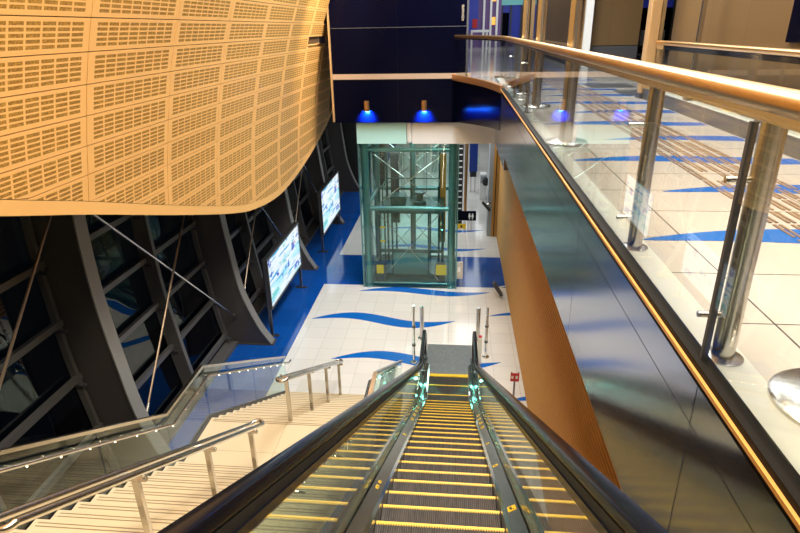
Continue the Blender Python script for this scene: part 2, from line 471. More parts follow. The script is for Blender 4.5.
for ci, (y0, y1) in enumerate(zip(VY, VY[1:])):
    for ri in range(len(RZ) - 1):
        z1, z0 = RZ[ri], RZ[ri + 1]
        if z1 <= min(zb(y0), zb(y1), zb((y0 + y1) / 2)) + BORD + .01: continue
        y1c = min(y1, 17.74) if xs(z1) > -3.80 else y1
        if y1c <= y0: continue
        mb = MB(); nY, nZ = 8, 3; P = []; Q = []
        for i in range(nY + 1):
            y = y0 + .008 + (y1c - y0 - .016) * i / nY
            lo = max(z0 + .006, zb(y) + BORD); hi = max(z1 - (.20 if (ci, ri) == (7, 4) else .006), lo)
            for j in range(nZ + 1):
                z = lo + (hi - lo) * j / nZ
                P.append((xs(z), y, z)); Q.append(((y - y0) / (y1 - y0), (z - z0) / (z1 - z0)))
        fs = []; uv = []
        for i in range(nY):
            for j in range(nZ):
                a = i * (nZ + 1) + j; q = (a, a + nZ + 1, a + nZ + 2, a + 1)
                if P[q[3]][2] - P[q[0]][2] < 1e-4 and P[q[2]][2] - P[q[1]][2] < 1e-4: continue
                fs.append(q); uv.append([Q[k] for k in q])
        if not fs: continue
        mb.add(P, fs, 0, uv)
        o = mb.build('perforated_panel', 'tan_panel', sh); npan += 1
        bm = bmesh.new(); bm.from_mesh(o.data); bmesh.ops.remove_doubles(bm, verts=bm.verts, dist=1e-4)
        bmesh.ops.delete(bm, geom=[v for v in bm.verts if not v.link_faces], context='VERTS')
        for fc in bm.faces:
            if fc.normal.x < 0: fc.normal_flip()
        bm.to_mesh(o.data); bm.free()
        so = o.modifiers.new('thickness', 'SOLIDIFY'); so.thickness = .02; so.offset = -1
# plain border along the lower edge, with its return, and the backing sheet
mb = MB(); n = 90; Pv = []
for i in range(n + 1):
    y = 1.0 + 20.6 * i / n; z = zb(y)
    for (dx, dz) in ((0, BORD - .006), (.004, 0), (-.16, -.0), (-.16, BORD)):
        Pv.append((xs(z + dz) + dx, y, z + dz))
fs = []
for i in range(n):
    for k in range(4): fs.append((i*4 + k, i*4 + (k+1) % 4, (i+1)*4 + (k+1) % 4, (i+1)*4 + k))
fs += [(0, 1, 2, 3), (n*4 + 3, n*4 + 2, n*4 + 1, n*4)]
mb.add(Pv, fs); mb.build('edge_border', 'tan_plain', sh, smooth=True)
mb = MB(); ny, nz = 60, 22; Pv = []
for i in range(ny + 1):
    for j in range(nz + 1):
        y = -5.9 + 27.5 * i / ny
        z = zb(y) + .05 + (12.79 - zb(y) - .05) * j / nz
        if xs(z) > -3.80: y = min(y, 17.74)
        Pv.append((xs(z) - .05, y, z))
N0 = len(Pv); Pv += [(p[0] - .12, p[1], p[2]) for p in Pv]
fs = []
for i in range(ny):
    for j in range(nz):
        a = i*(nz+1) + j; q = (a, a + nz + 1, a + nz + 2, a + 1)
        fs.append(q); fs.append(tuple(N0 + k for k in reversed(q)))
mb.add(Pv, fs); mb.build('backing_sheet', 'tan_back', sh, smooth=True)
mb = MB(); Pv = []
for i in range(41):
    y = 1.0 + 16.74 * i / 40
    for j in range(9):
        z = 9.49 + 3.25 * j / 8
        Pv.append((xs(z), y, z))
fs = [(i*9 + j, (i+1)*9 + j, (i+1)*9 + j + 1, i*9 + j + 1) for i in range(40) for j in range(8)]
mb.add(Pv, fs); mb.build('upper_sheet', 'tan_plain', sh, smooth=True)
# the missing panel is an open niche with a steel-lined light slot
nz_ = empty('cladding_niche', (-4.1, 17.4, 7.905), 'small dark recessed opening with a steel end in the tan cladding', 'wall niche')
MB().box(-4.13, -4.035, 16.40, 18.40, 7.905, 7.918).build('sill', 'tan_plain', nz_)
MB().box(-4.13, -4.01, 17.62, 18.40, 7.918, 8.115).build('end_plate', 'steel', nz_)
MB().box(-4.16, -4.13, 16.40, 18.40, 7.905, 8.115).build('back_plate', 'black_matte', nz_)

# ------------------------------------------------------------------ facade: columns, glazing, rods
CZ = [0, .25, .48, 1.0, 1.7, 2.9, 3.9, 4.8, 5.7, 7.0, 8.5, 10.0, 11.5, 12.8]
CI = [-5.10, -5.26, -5.40, -5.62, -5.84, -6.00, -6.10, -6.13, -6.10, -5.95, -5.62, -5.1, -4.4, -3.6]
CO = [-6.42, -6.47, -6.52, -6.62, -6.72, -6.88, -6.94, -6.97, -6.95, -6.80, -6.45, -5.95, -5.25, -4.4]
def prof_at(zs_, arr): return [smoothstep_curve(z, CZ, arr) for z in zs_]
zz = [12.8 * (i / 40) ** 1.15 for i in range(41)]
ci_, co_ = prof_at(zz, CI), prof_at(zz, CO)
CY = [2.75, 8.30, 13.84, 19.35, 24.85, 30.4]
clabels = [None,
    'dark curved steel facade column nearest the camera, left of the stairs',
    'dark curved steel facade column behind the stair landing, with a rod fixed to it',
    'dark curved steel facade column between the two lit screens',
    'dark curved steel facade column just beyond the far lit screen',
    'dark curved steel facade column standing farthest away beside the lift']
for k, y in enumerate(CY):
    t = empty('facade_column', (-5.8, y, 0), clabels[k] or 'dark curved steel facade column at the left edge, mostly hidden', 'column', 'curved facade columns')
    w = .30
    MB().strip([(a + .0, z) for a, z in zip(co_, zz)], [(b - .03, z) for b, z in zip(ci_, zz)], lambda p, q: (p[0], q, p[1]), y + .03, y + w - .03).build('web', 'column', t, smooth=True)
    MB().strip([(b - .03, z) for b, z in zip(ci_, zz)], [(b, z) for b, z in zip(ci_, zz)], lambda p, q: (p[0], q, p[1]), y, y + w).build('inner_flange', 'column_lit', t, smooth=True)
    MB().box(-6.45, -5.06, y - .02, y + w + .02, 0, .03).build('foot_plate', 'column', t)
gx = [a - .02 for a in co_]
for k in range(len(CY) - 1):
    a, b = CY[k] + .30, CY[k + 1]
    w_ = empty('window_%d' % (k + 1), (-6.5, (a + b) / 2, 0), kind='structure')
    MB().strip([(x - .02, z) for x, z in zip(gx, zz)], [(x, z) for x, z in zip(gx, zz)], lambda p, q: (p[0], q, p[1]), a - .05, b + .02).build('glass_pane', 'glass_facade', w_, smooth=True)
    mid = (a + b) / 2
    for (ym, dep, wd) in ((mid, .34, .12), (a + .02, .12, .08), (b - .1, .12, .08)):
        MB().strip([(x + .02, z) for x, z in zip(gx, zz)], [(x + .02 + dep, z) for x, z in zip(gx, zz)], lambda p, q: (p[0], q, p[1]), ym, ym + wd).build('mullion', 'mullion', w_, smooth=True)
    for z in (.35, 1.45, 2.55, 3.65, 4.75, 5.85, 6.95):
        x = smoothstep_curve(z, CZ, CO) + .10
        MB().bar((x, a, z), (x, b, z), .09, .12).build('transom', 'mullion', w_)
        for yy in (mid - .02, b - .12):
            MB().bar((x, yy, z - .12), (x + .16, yy, z - .12), .06, .05).build('bracket', 'dark_grey', w_)
    MB().box(-6.46, -6.10, a, b, 0, .10).build('sill', 'mullion', w_)

rods = 0
rl = {0: ('pale steel tie rod leaning over the handrail at far left', 'thin steel tie rod crossing behind the near column'),
      1: ('bright steel tie rod sloping down to the column behind the landing', 'thin tan tie rod rising steeply between the two nearest columns'),
      2: ('thin steel tie rod ending behind the near lit screen', 'thin steel tie rod rising towards the column between the screens'),
      3: ('thin steel tie rod sloping down behind the far lit screen', 'thin steel tie rod rising beyond the near lit screen')}
for k in range(4):
    a, b = CY[k] + .3, CY[k + 1]
    for q, (p0, p1) in enumerate((((-5.93, a - .40, 5.87), (-6.02, b - .10, .95)), ((-5.9, a + .1, 1.45), (-5.92, b - .03, 7.07)))):
        if k == 0 and q == 0: continue
        if k == 0: p0 = (-5.9, 3.0, 1.1); p1 = (-5.9, 8.36, 6.72)
        p0 = Vector(p0); p1 = Vector(p1); d = (p1 - p0).normalized()
        t = empty('tie_rod', tuple((p0 + p1) / 2), rl[k][1] if k else rl[0][0], 'tie rod', 'facade tie rods')
        if q == 0: t['label'] = rl[k][0]
        MB().tube([p0, p1], .022, 8).build('rod', 'steel' if q == 0 else 'rod_tan', t, smooth=True)
        for e, s in ((p0, 1), (p1, -1)):
            MB().tube([e + d * s * .02, e + d * s * .22], [.045, .03], 10).build('clevis', 'steel', t, smooth=True)

# ------------------------------------------------------------------ lit advert screens
def screen(x, y0, y1, z0, z1, label):
    t = empty('advert_screen', (x, (y0 + y1) / 2, 0), label, 'screen', 'lit advert screens on posts')
    MB().box(x - .14, x - .005, y0 - .05, y1 + .05, z0 - .05, z1 + .05).build('case', 'black_matte', t, bevel=.01)
    fr = MB()
    for (a, b, c, d) in ((y0 - .05, y1 + .05, z1, z1 + .05), (y0 - .05, y1 + .05, z0 - .05, z0), (y0 - .05, y0, z0, z1), (y1, y1 + .05, z0, z1)):
        fr.box(x - .005, x + .03, a, b, c, d)
    fr.build('frame', 'dark_grey', t)
    MB().add([(x + .004, y0, z0), (x + .004, y1, z0), (x + .004, y1, z1), (x + .004, y0, z1)], [(0, 1, 2, 3)], 0, [[(0, 0), (1, 0), (1, 1), (0, 1)]]).build('lit_face', 'screen', t)
    for y in (y0 - .03, y1 + .03):
        lg = MB().box(x - .10, x - .02, y - .035, y + .035, .02, z1 + .04).build('post', 'steel_dark', t)
        MB().box(x - .26, x + .14, y - .07, y + .07, 0, .02).build('foot_plate', 'steel_dark', lg)
screen(-5.2, 14.42, 17.75, .90, 2.34, 'near lit white and blue advert screen on two posts, beside the stair foot')
screen(-5.2, 21.28, 24.78, .74, 2.44, 'far lit white and blue advert screen on two posts, left of the lift')

# ------------------------------------------------------------------ lift
EX0, EX1, EY0, EY1 = -2.90, -.08, 18.12, 20.75
el = empty('glass_lift', (-1.5, 19.4, 0), 'teal steel and glass lift shaft standing under the black wall', 'lift')
for x in (EX0, EX1):
    for y in (EY0, EY1):
        c = MB().tube([(x, y, 0), (x, y, 5.0)], .125, 20).build('column', 'teal_steel', el, smooth=True)
        MB().lathe((x, y, 0), [(.2, 0), (.2, .03), (.14, .06)], 20).build('base_collar', 'teal_steel', c, smooth=True)
for z in (4.74, 2.80, .10):
    for (a, b) in (((EX0, EY0), (EX1, EY0)), ((EX0, EY1), (EX1, EY1)), ((EX0, EY0), (EX0, EY1)), ((EX1, EY0), (EX1, EY1))):
        MB().tube([(*a, z), (*b, z)], .075 if z > 1 else .04, 14).build('ring_beam', 'teal_steel', el, smooth=True)
for y in (EY0, EY1):
    for (z0, z1) in ((2.90, 4.58), (.15, 2.70)):
        for s in (0, 1):
            a = (EX0 + .32, y - .03 * s, z1); b = (EX1 - .34, y - .03 * s, z0)
            if s: a, b = (a[0], a[1], z0), (b[0], b[1], z1)
            MB().tube([a, b], .014, 8).build('brace_rod', 'chrome', el, smooth=True)
for x in (EX0, EX1):
    for (z0, z1) in ((2.90, 4.58), (.15, 2.70)):
        MB().tube([(x, EY0 + .25, z1), (x, EY1 - .25, z0)], .014, 8).build('brace_rod', 'chrome', el, smooth=True)
for (x0, x1) in ((-3.06, -1.50), (-1.49, .09)):
    MB().box(x0, x1, 17.955, 17.97, .05, 4.95).build('glass_pane', 'glass_green', el)
    MB().box(x0, x1, 20.93, 20.945, .05, 4.95).build('glass_pane', 'glass_green', el)
for x in (-3.075, .095):
    MB().box(x, x + .015, 17.96, 20.94, .05, 4.95).build('glass_pane', 'glass_green', el)
for x in (-3.07, .10):
    MB().box(x - .02, x + .02, 17.94, 17.98, 0, 4.96).build('glass_edge_post', 'teal_steel', el)
MB().box(-3.09, -1.53, 17.93, 18.1, 4.96, 5.655).build('header_panel', 'teal_panel', el)
MB().box(-3.05, .08, 17.98, 20.93, 0, .05).build('pit_curb', 'teal_dark', el)
for x in (-2.42, -1.55, -.55):
    MB().box(x - .035, x + .035, 19.9, 20.02, .05, 4.97).build('guide_rail', 'teal_dark', el)
MB().box(-1.60, -1.42, 20.2, 20.4, .05, 4.97).build('central_mast', 'teal_steel', el)
MB().box(-2.32, -2.02, 20.25, 20.4, 1.6, 4.2).build('counterweight', 'dark_grey', el)
for x in (-1.9, -1.82, -1.1, -1.02):
    MB().tube([(x, 20.1, 2.8), (x, 20.1, 4.97)], .012, 6).build('hoist_cable', 'steel_dark', el)
# car at the bottom landing
MB().box(-2.55, -.42, 18.75, 20.2, .06, .20).build('car_floor', 'teal_dark', el)
MB().box(-2.12, -.88, 18.72, 18.76, .18, 1.02).build('car_lower_panel', 'teal_steel', el)
MB().box(-2.60, -.37, 18.68, 18.74, 1.02, 1.14).build('car_waist_band', 'teal_dark', el)
for x in (-2.57, -2.13, -.87, -.40):
    MB().box(x - .03, x + .03, 18.68, 18.74, .10, 2.45).build('car_upright', 'teal_dark', el)
    MB().box(x - .03, x + .03, 20.14, 20.2, .10, 2.45).build('car_upright', 'teal_dark', el)
MB().box(-2.56, -.41, 18.70, 18.71, 1.14, 2.45).build('car_glass', 'glass_green', el)
MB().box(-2.60, -.37, 18.68, 20.22, 2.45, 2.62).build('car_roof', 'teal_dark', el)
mb = MB()
for x in (-2.45, -.55):
    mb.tube([(x, 18.85, 2.62), (x, 18.85, 3.35), (x, 20.0, 3.35), (x, 20.0, 2.62)], .022, 8)
mb.tube([(-2.45, 20.0, 3.35), (-.55, 20.0, 3.35)], .022, 8)
mb.build('roof_guard_rail', 'teal_dark', el, smooth=True)
mb = MB().box(-2.2, -1.7, 19.0, 19.6, 2.62, 2.95)
mb.lathe((-1.2, 19.3, 2.62), [(.22, 0), (.22, .1), (.12, .16), (.12, .34), (.2, .38), (.2, .44)], 18)
mb.build('roof_machinery', 'teal_dark', el, smooth=True)
for x in (-2.72, -.62):
    MB().box(x, x + .34, 18.30, 18.60, .05, .72).build('buffer_box', 'dark_grey', el)
MB().box(-2.66, -2.42, 18.285, 18.30, .38, .70).build('warning_plate', 'sticker', el)
MB().box(-.60, -.24, 18.285, 18.30, .36, .74).build('warning_plate', 'sticker', el)
MB().box(-2.55, -2.38, 18.66, 18.68, 1.42, 1.48).build('warning_plate', 'sticker', el)
MB().box(-2.55, -2.38, 18.66, 18.68, 1.92, 1.98).build('warning_plate', 'sticker', el)
MB().box(-.55, -.32, 20.15, 20.2, .9, 4.2).build('orange_side_panel', 'orange', el)
cp = MB().box(.115, .33, 18.02, 18.12, .35, .95).build('call_panel', 'steel', el)
MB().box(.15, .24, 18.0, 18.02, .62, .78).build('call_button_plate', 'white', cp)

# ------------------------------------------------------------------ blue uplights on the black wall
for x, lab in ((-2.71, 'left copper wall lamp throwing blue light down the black wall'), (-.97, 'right copper wall lamp throwing blue light down the black wall')):
    t = empty('wall_lamp', (x, 17.7, 6.0), lab, 'wall lamp', 'blue wall lamps')
    MB().tube([(x, 17.735, 5.98), (x, 17.735, 6.28)], .08, 18).build('lamp_body', 'bronze', t, smooth=True)
    MB().box(x - .03, x + .03, 17.79, 17.82, 6.1, 6.16).build('bracket', 'dark_grey', t)
    MB().tube([(x, 17.735, 5.972), (x, 17.735, 5.98)], .06, 18).build('lens', 'bulb_blue', t)
    ld = bpy.data.lights.new('lamp_beam', 'SPOT'); ld.energy = 1700; ld.color = (.012, .15, 1); ld.spot_size = math.radians(124); ld.spot_blend = .5; ld.shadow_soft_size = .05
    lo = bpy.data.objects.new('lamp_beam', ld); COL.objects.link(lo); lo.parent = t
    lo.location = Vector((x, 17.70, 5.955)) - Vector(t.location); lo.rotation_euler = (math.radians(60), 0, 0)

# ------------------------------------------------------------------ upper balustrade
RAILX, RAILZ = 1.09, 8.05
ub = empty('gallery_balustrade', (1.06, 8, U), 'glass balustrade with a gold handrail along the upper gallery edge', 'balustrade')
path = [(RAILX, y, RAILZ) for y in (-3, 0, 3, 6, 9, 12, 13.6)] + [(p.x + .05, p.y + .05, RAILZ) for p in bp[1:]]
MB().tube(path, .045, 18).build('handrail', 'gold', ub, smooth=True)
mb = MB()
for a, b in zip(path, path[1:]):
    a = Vector(a); b = Vector(b); mb.bar(a - Vector((0, 0, .058)), b - Vector((0, 0, .058)), .03, .035)
mb.build('rail_channel', 'steel', ub)
gy = [-2.6, -1.4, -.2, 1.0, 2.2, 3.4, 4.62, 5.85, 7.1, 8.35, 9.6, 10.85, 12.1, 13.4]
for a, b in zip(gy, gy[1:]):
    MB().box(1.055, 1.070, a + .006, b - .006, U - .02, 7.98).build('glass_panel', 'glass', ub)
gp = [(1.06, 13.41)] + [(p.x + .05, p.y + .05) for p in bp[1:]]
for s in range(0, 18, 6):
    seg = gp[s:s + 7]
    if len(seg) < 2: continue
    a = [Vector(p) for p in seg]
    MB().strip(a, off_curve(a, .014), lambda p, t: (p[0], p[1], t), 7.03, 7.98).build('glass_panel', 'glass', ub, smooth=True)
for y in (2.27, 3.62, 10.0, 12.3):
    p = MB().tube([(1.17, y, U + .02), (1.17, y, 8.0)], .046, 18).build('post', 'steel', ub, smooth=True) if y < 4 else MB().tube([(1.17, y, U + .02), (1.17, y, 8.0)], .03, 18).build('post', 'steel', ub, smooth=True)
    MB().lathe((1.17, y, U), [(.085, 0), (.085, .012), (.05, .02)], 24).build('flange', 'steel', p, smooth=True)
    for z in (7.16, 7.74):
        MB().tube([(1.035, y, z), (1.17, y, z)], .014, 12).build('glass_clamp', 'steel', p, smooth=True)
# near end: dark bar painting the glass edge and the first post's dark reflection
for y in (2.2,):
    MB().box(1.05, 1.075, y - .010, y + .010, U, 7.97).build('joint_reflection_bar', 'dark_grey', ub)

# steel columns on disc feet
def disc_column(x, y, label):
    t = empty('steel_column', (x, y, U), label, 'column', 'round steel columns on the gallery')
    MB().tube([(x, y, U + .03), (x, y, 12.8)], .08, 24).build('shaft', 'steel', t, smooth=True)
    MB().lathe((x, y, U), [(.26, 0), (.26, .02), (.24, .035), (.09, .05)], 36).build('disc_foot', 'steel', t, smooth=True)
disc_column(1.48, 1.92, 'round steel column whose disc foot shows at the right edge of the gallery floor')
disc_column(1.35, 7.3, 'round steel column with disc foot standing midway along the gallery glass')
disc_column(1.42, 10.8, 'round steel column between the midway column and the last one before the balcony corner')
disc_column(1.40, 13.0, 'round steel column standing last before the balcony corner')

# tactile paving
tp = MB()
for r in range(6):
    x = 2.30 + r * .125
    for i in range(70):
        y = -1.9 + i * .32
        if i % 6 == 5 and r % 3 == 1: continue
        for d in (-.021, .021):
            tp.box(x + d - .011, x + d + .011, y, y + .27, U + .0005, U + .008)
o = tag(tp.build('tactile_paving', 'tactile'), 'tan ribbed tactile paving strip running along the white gallery floor', 'tactile paving')

# second barrier at the far side of the gallery
pb = empty('low_plinth', (3.9, 8.5, U), 'low stone plinth with a dark steel face along the brown wall', 'plinth')
MB().box(3.62, 4.01, 3.0, 11.9, U, 7.14).build('stone_top', 'stone', pb)
MB().box(3.58, 3.62, 3.0, 11.92, U, 7.15).build('steel_face', 'steel_dark', pb)
gb = empty('second_balustrade', (3.75, 8.5, 7.14), 'glass balustrade with gold rail standing on the low plinth before the brown wall', 'balustrade')
MB().tube([(3.72, 3.0, 7.97), (3.72, 11.85, 7.97)], .04, 16).build('handrail', 'gold', gb, smooth=True)
MB().box(3.705, 3.735, 3.0, 11.85, 7.86, 7.93).build('rail_channel', 'chrome', gb)
for a, b in ((3.0, 5.2), (5.2, 7.6), (7.6, 10.0), (10.0, 11.85)):
    MB().box(3.71, 3.725, a + .01, b - .01, 7.14, 7.88).build('glass_panel', 'glass', gb)
MB().box(3.72, 3.78, 10.0, 10.06, 7.16, 10.8).build('glass_fin', 'steel', gb)
MB().box(3.68, 3.86, 9.94, 10.12, 7.14, 7.17).build('fin_shoe', 'steel', gb)
for y in (9.95, 7.55):
    MB().box(3.66, 3.80, y - .05, y + .05, 7.15, 7.23).build('glass_clamp', 'steel_dark', gb)
struct(MB().box(4.02, 4.15, 1.0, 12.1, U, 12.8).build('wall_partition', 'brown_wall'))
tag(MB().box(3.97, 4.02, 6.0, 7.9, 8.06, 9.6).build('wall_screen', 'black'), 'black wall screen at the upper right on the brown wall', 'screen')
for (x, y, s, lab, m) in ((3.89, 8.05, .34, 'grey grille tray lying on the plinth beside the yellow notice', 'dark_grey'), (3.89, 8.75, .16, 'small yellow notice plate lying on the stone plinth', 'sticker')):
    tag(MB().box(x - .09, x + .09, y - s, y + s, 7.142, 7.165).build('floor_grille' if m == 'dark_grey' else 'notice_plate', m), lab, 'grille' if m == 'dark_grey' else 'notice')
for (x, y) in ((3.9, 13.0), (3.6, 14.6)):
    tag(MB().box(x - .5, x + .5, y - .45, y + .45, U, U + .012).build('door_mat', 'dark_grey'), 'dark mat lying on the gallery floor, ' + ('nearer the gold pillar' if y < 14 else 'farther from the gold pillar'), 'mat', 'dark mats')

def pillar(x0, x1, y, label, m='gold_paint', d=.25):
    t = empty('gallery_pillar', ((x0 + x1) / 2, y, U), label, 'pillar', 'tall gallery pillars')
    MB().box(x0, x1, y, y + d, U, 12.8).build('shaft', m, t, bevel=.02)
    MB().box(x0 - .02, x1 + .02, y - .02, y + d + .02, U, U + .1).build('base_plate', 'steel_dark', t)
    return t
p = pillar(3.55, 3.74, 11.95, 'gold pillar at the end of the low plinth')
MB().box(3.742, 3.80, 11.93, 12.1, U, 12.8).build('chrome_edge', 'chrome', p)
p = pillar(3.82, 4.22, 21.4, 'wide gold pillar in front of the brown kiosk')
MB().box(4.225, 4.50, 21.45, 21.7, U, 12.8).build('white_edge', 'white_panel', p)
pillar(3.05, 3.30, 30.0, 'left slim gold pillar of the far pair beyond the kiosk')
pillar(3.44, 3.62, 30.2, 'right slim gold pillar of the far pair beside the kiosk')
kk = empty('brown_kiosk', (5.2, 27.5, U), 'brown panelled kiosk with a dark base along the gallery', 'kiosk')
MB().box(4.05, 6.2, 21.9, 33.4, 7.62, 12.0).build('upper_panel', 'brown_wall', kk)
MB().box(4.0, 6.2, 21.9, 33.4, U, 7.60).build('dark_base', 'dark_grey', kk)
MB().box(3.96, 4.04, 21.9, 33.4, 7.58, 7.66).build('edge_rail', 'gold_paint', kk)

# shops at the end of the gallery (real depth, some light of their own)
sf = empty('shop_front', (2.6, 46.5, U), 'blue and violet lit shop front at the far end of the gallery', 'shop front')
MB().box(-6, 8.5, 47.0, 47.2, U, 12.8).build('back_wall', 'shop_violet', sf)
MB().box(2.9, 8.4, 46.2, 47.0, 7.1, 12.0).build('blue_display', 'shop_blue', sf)
MB().box(2.7, 6.0, 46.0, 46.2, 9.7, 12.0).build('teal_sign_band', 'shop_teal', sf)
for x in (3.1, 3.75, 4.5, 5.2, 5.9):
    MB().box(x, x + .12, 46.0, 46.2, U, 9.7).build('mullion', 'dark_grey', sf)
MB().box(3.2, 3.7, 46.15, 46.2, U, 9.2).build('dark_doorway', 'black', sf)
MB().box(4.6, 5.1, 46.15, 46.2, U, 9.4).build('dark_doorway', 'black', sf)
ws = empty('shop_window', (1.4, 44, U), 'violet lit shop window with white frames behind the black wall', 'shop window')
MB().box(.72, 1.4, 44.2, 44.3, 8.0, 10.9).build('blue_poster', 'shop_blue', ws)
MB().box(1.0, 1.35, 44.12, 44.2, 8.2, 8.8).build('red_display', 'red', ws)
MB().box(.2, 3.0, 44.35, 44.45, U, 11.5).build('violet_wall', 'shop_violet', ws)
for x in (.55, 1.72, 2.2, 2.62):
    MB().box(x, x + .14, 43.95, 44.1, U, 12.8).build('frame_post', 'white_panel', ws)
MB().box(2.35, 2.6, 44.1, 44.2, 8.4, 8.9).build('orange_sign', 'shop_orange', ws)
MB().box(2.35, 2.6, 44.1, 44.2, 9.9, 11.4).build('orange_sign', 'shop_orange', ws)
tb = empty('white_counter', (1.5, 41.5, U), 'small white counter in front of the violet shop window', 'counter')
MB().box(.85, 2.05, 41.3, 42.0, 7.95, 8.1).build('top', 'white', tb)
for x in (.92, 1.92): MB().box(x - .06, x + .06, 41.35, 41.95, U, 7.95).build('leg', 'white', tb)
lb = empty('lightbox_sign', (6.7, 30, U), 'tall white lit sign between the white and gold pillars', 'sign')
MB().box(6.42, 6.95, 30.0, 30.12, 8.1, 10.6).build('lit_face', 'lightbox', lb)
MB().box(6.34, 7.03, 30.12, 30.2, 8.02, 10.7).build('case', 'dark_grey', lb)
for x in (6.45, 6.9): MB().box(x - .04, x + .04, 30.12, 30.2, U, 8.02).build('post', 'steel', lb)
bx = empty('blue_cabinet', (7.3, 29.5, U), 'blue cabinet standing beside the tall white lit sign', 'cabinet')
MB().box(7.06, 7.42, 29.3, 29.7, U, 8.05).build('body', 'blue', bx)
MB().box(7.00, 7.06, 29.3, 29.7, U, 8.12).build('side_trim', 'steel', bx)
st = empty('grey_stand', (7.75, 29.2, U), 'grey stand with a red top beside the blue cabinet', 'stand')
MB().lathe((7.75, 29.2, U), [(.2, 0), (.2, .55), (.14, .7), (.13, 1.05)], 20).build('body', 'grey', st, smooth=True)
MB().lathe((7.75, 29.2, U + 1.05), [(.12, 0), (.2, .1), (.2, .26), (.1, .36)], 20).build('top', 'red', st, smooth=True)
gs = empty('gallery_glass_front', (8.6, 31, U), 'dark blue glass shop front with steel uprights right of the lit sign', 'shop front')
MB().box(7.2, 13.0, 34.0, 34.2, U, 12).build('blue_back', 'shop_blue', gs)
for x in (8.0, 8.35, 9.2, 10.2): MB().box(x, x + .16, 31.0, 31.15, U, 12).build('upright', 'steel_dark', gs)
MB().box(8.5, 12.5, 31.3, 32.0, U, 9.0).build('dark_display', 'black', gs)
MB().box(8.9, 10.0, 31.1, 31.3, 7.3, 8.0).build('pale_display', 'off_white', gs)
for i, x in enumerate((6.9, 8.1)):
    t = empty('barrier_post', (x, 26.0, U), 'short steel barrier post on the gallery floor, ' + ('left of the pair' if i == 0 else 'right of the pair'), 'barrier post', 'gallery barrier posts')
    MB().tube([(x, 26, U), (x, 26, 7.9)], .05, 14).build('post', 'steel', t, smooth=True)
    MB().lathe((x, 26, U), [(.14, 0), (.14, .02), (.06, .03)], 18).build('flange', 'steel', t, smooth=True)

# ------------------------------------------------------------------ escalator
CX = -.065; SL = math.tan(PI / 6); H0 = 6.65
YA, YB = 11.12, 11.92
def zn(y):
    if y < YA: return H0 - SL * y
    if y > YB: return .010
    t = (y - YA) / (YB - YA); za = H0 - SL * YA
    # quadratic that leaves the slope and lands level
    return za * (1 - t) ** 2 + (za - SL * (YB - YA) / 2) * 2 * t * (1 - t)
es = empty('escalator', (CX, 6, 0), 'descending escalator with yellow step edges and glass sides', 'escalator')
ys = [-1.4 + .5 * i for i in range(25)] + [YA + (YB - YA) * i / 8 for i in range(9)] + [12.3, 12.7]
ys = sorted(ys); ysn = ys + [13.0]
# steps: one prototype, then copies
Y0 = .57
proto = None; pe = None
st_mb = MB().box(-.5, .5, -.40, 0, -.03, 0)
st_mb.prism([(0, 0), (.012, -.08), (.004, -.16), (-.04, -.25), (-.08, -.25), (-.03, -.03)], lambda p, t: (t, p[0], p[1]), -.5, .5)
ye = MB().box(-.5, .5, -.018, .004, -.006, .004)
for i in range(50):
    x = -.49 + i * .02
    ye.box(x - .005, x + .005, -.032, -.018, -.004, .004)
nstep = 0
y = Y0
while y < 12.75:
    if proto is None:
        s = st_mb.build('step', 'step', es, local=True); e = ye.build('yellow_edge', 'yellow', s, local=True)
        proto, pe = s, e
    else:
        s = proto.copy(); COL.objects.link(s); s.parent = es
        e = pe.copy(); COL.objects.link(e); e.parent = s
    s.location = Vector((CX, y, max(.010, zn(y)) if y > 11.0 else H0 - SL * y)) - Vector(es.location)
    y += .40; nstep += 1
def yz(ylist, h): return [(q, zn(q) + h) for q in ylist]
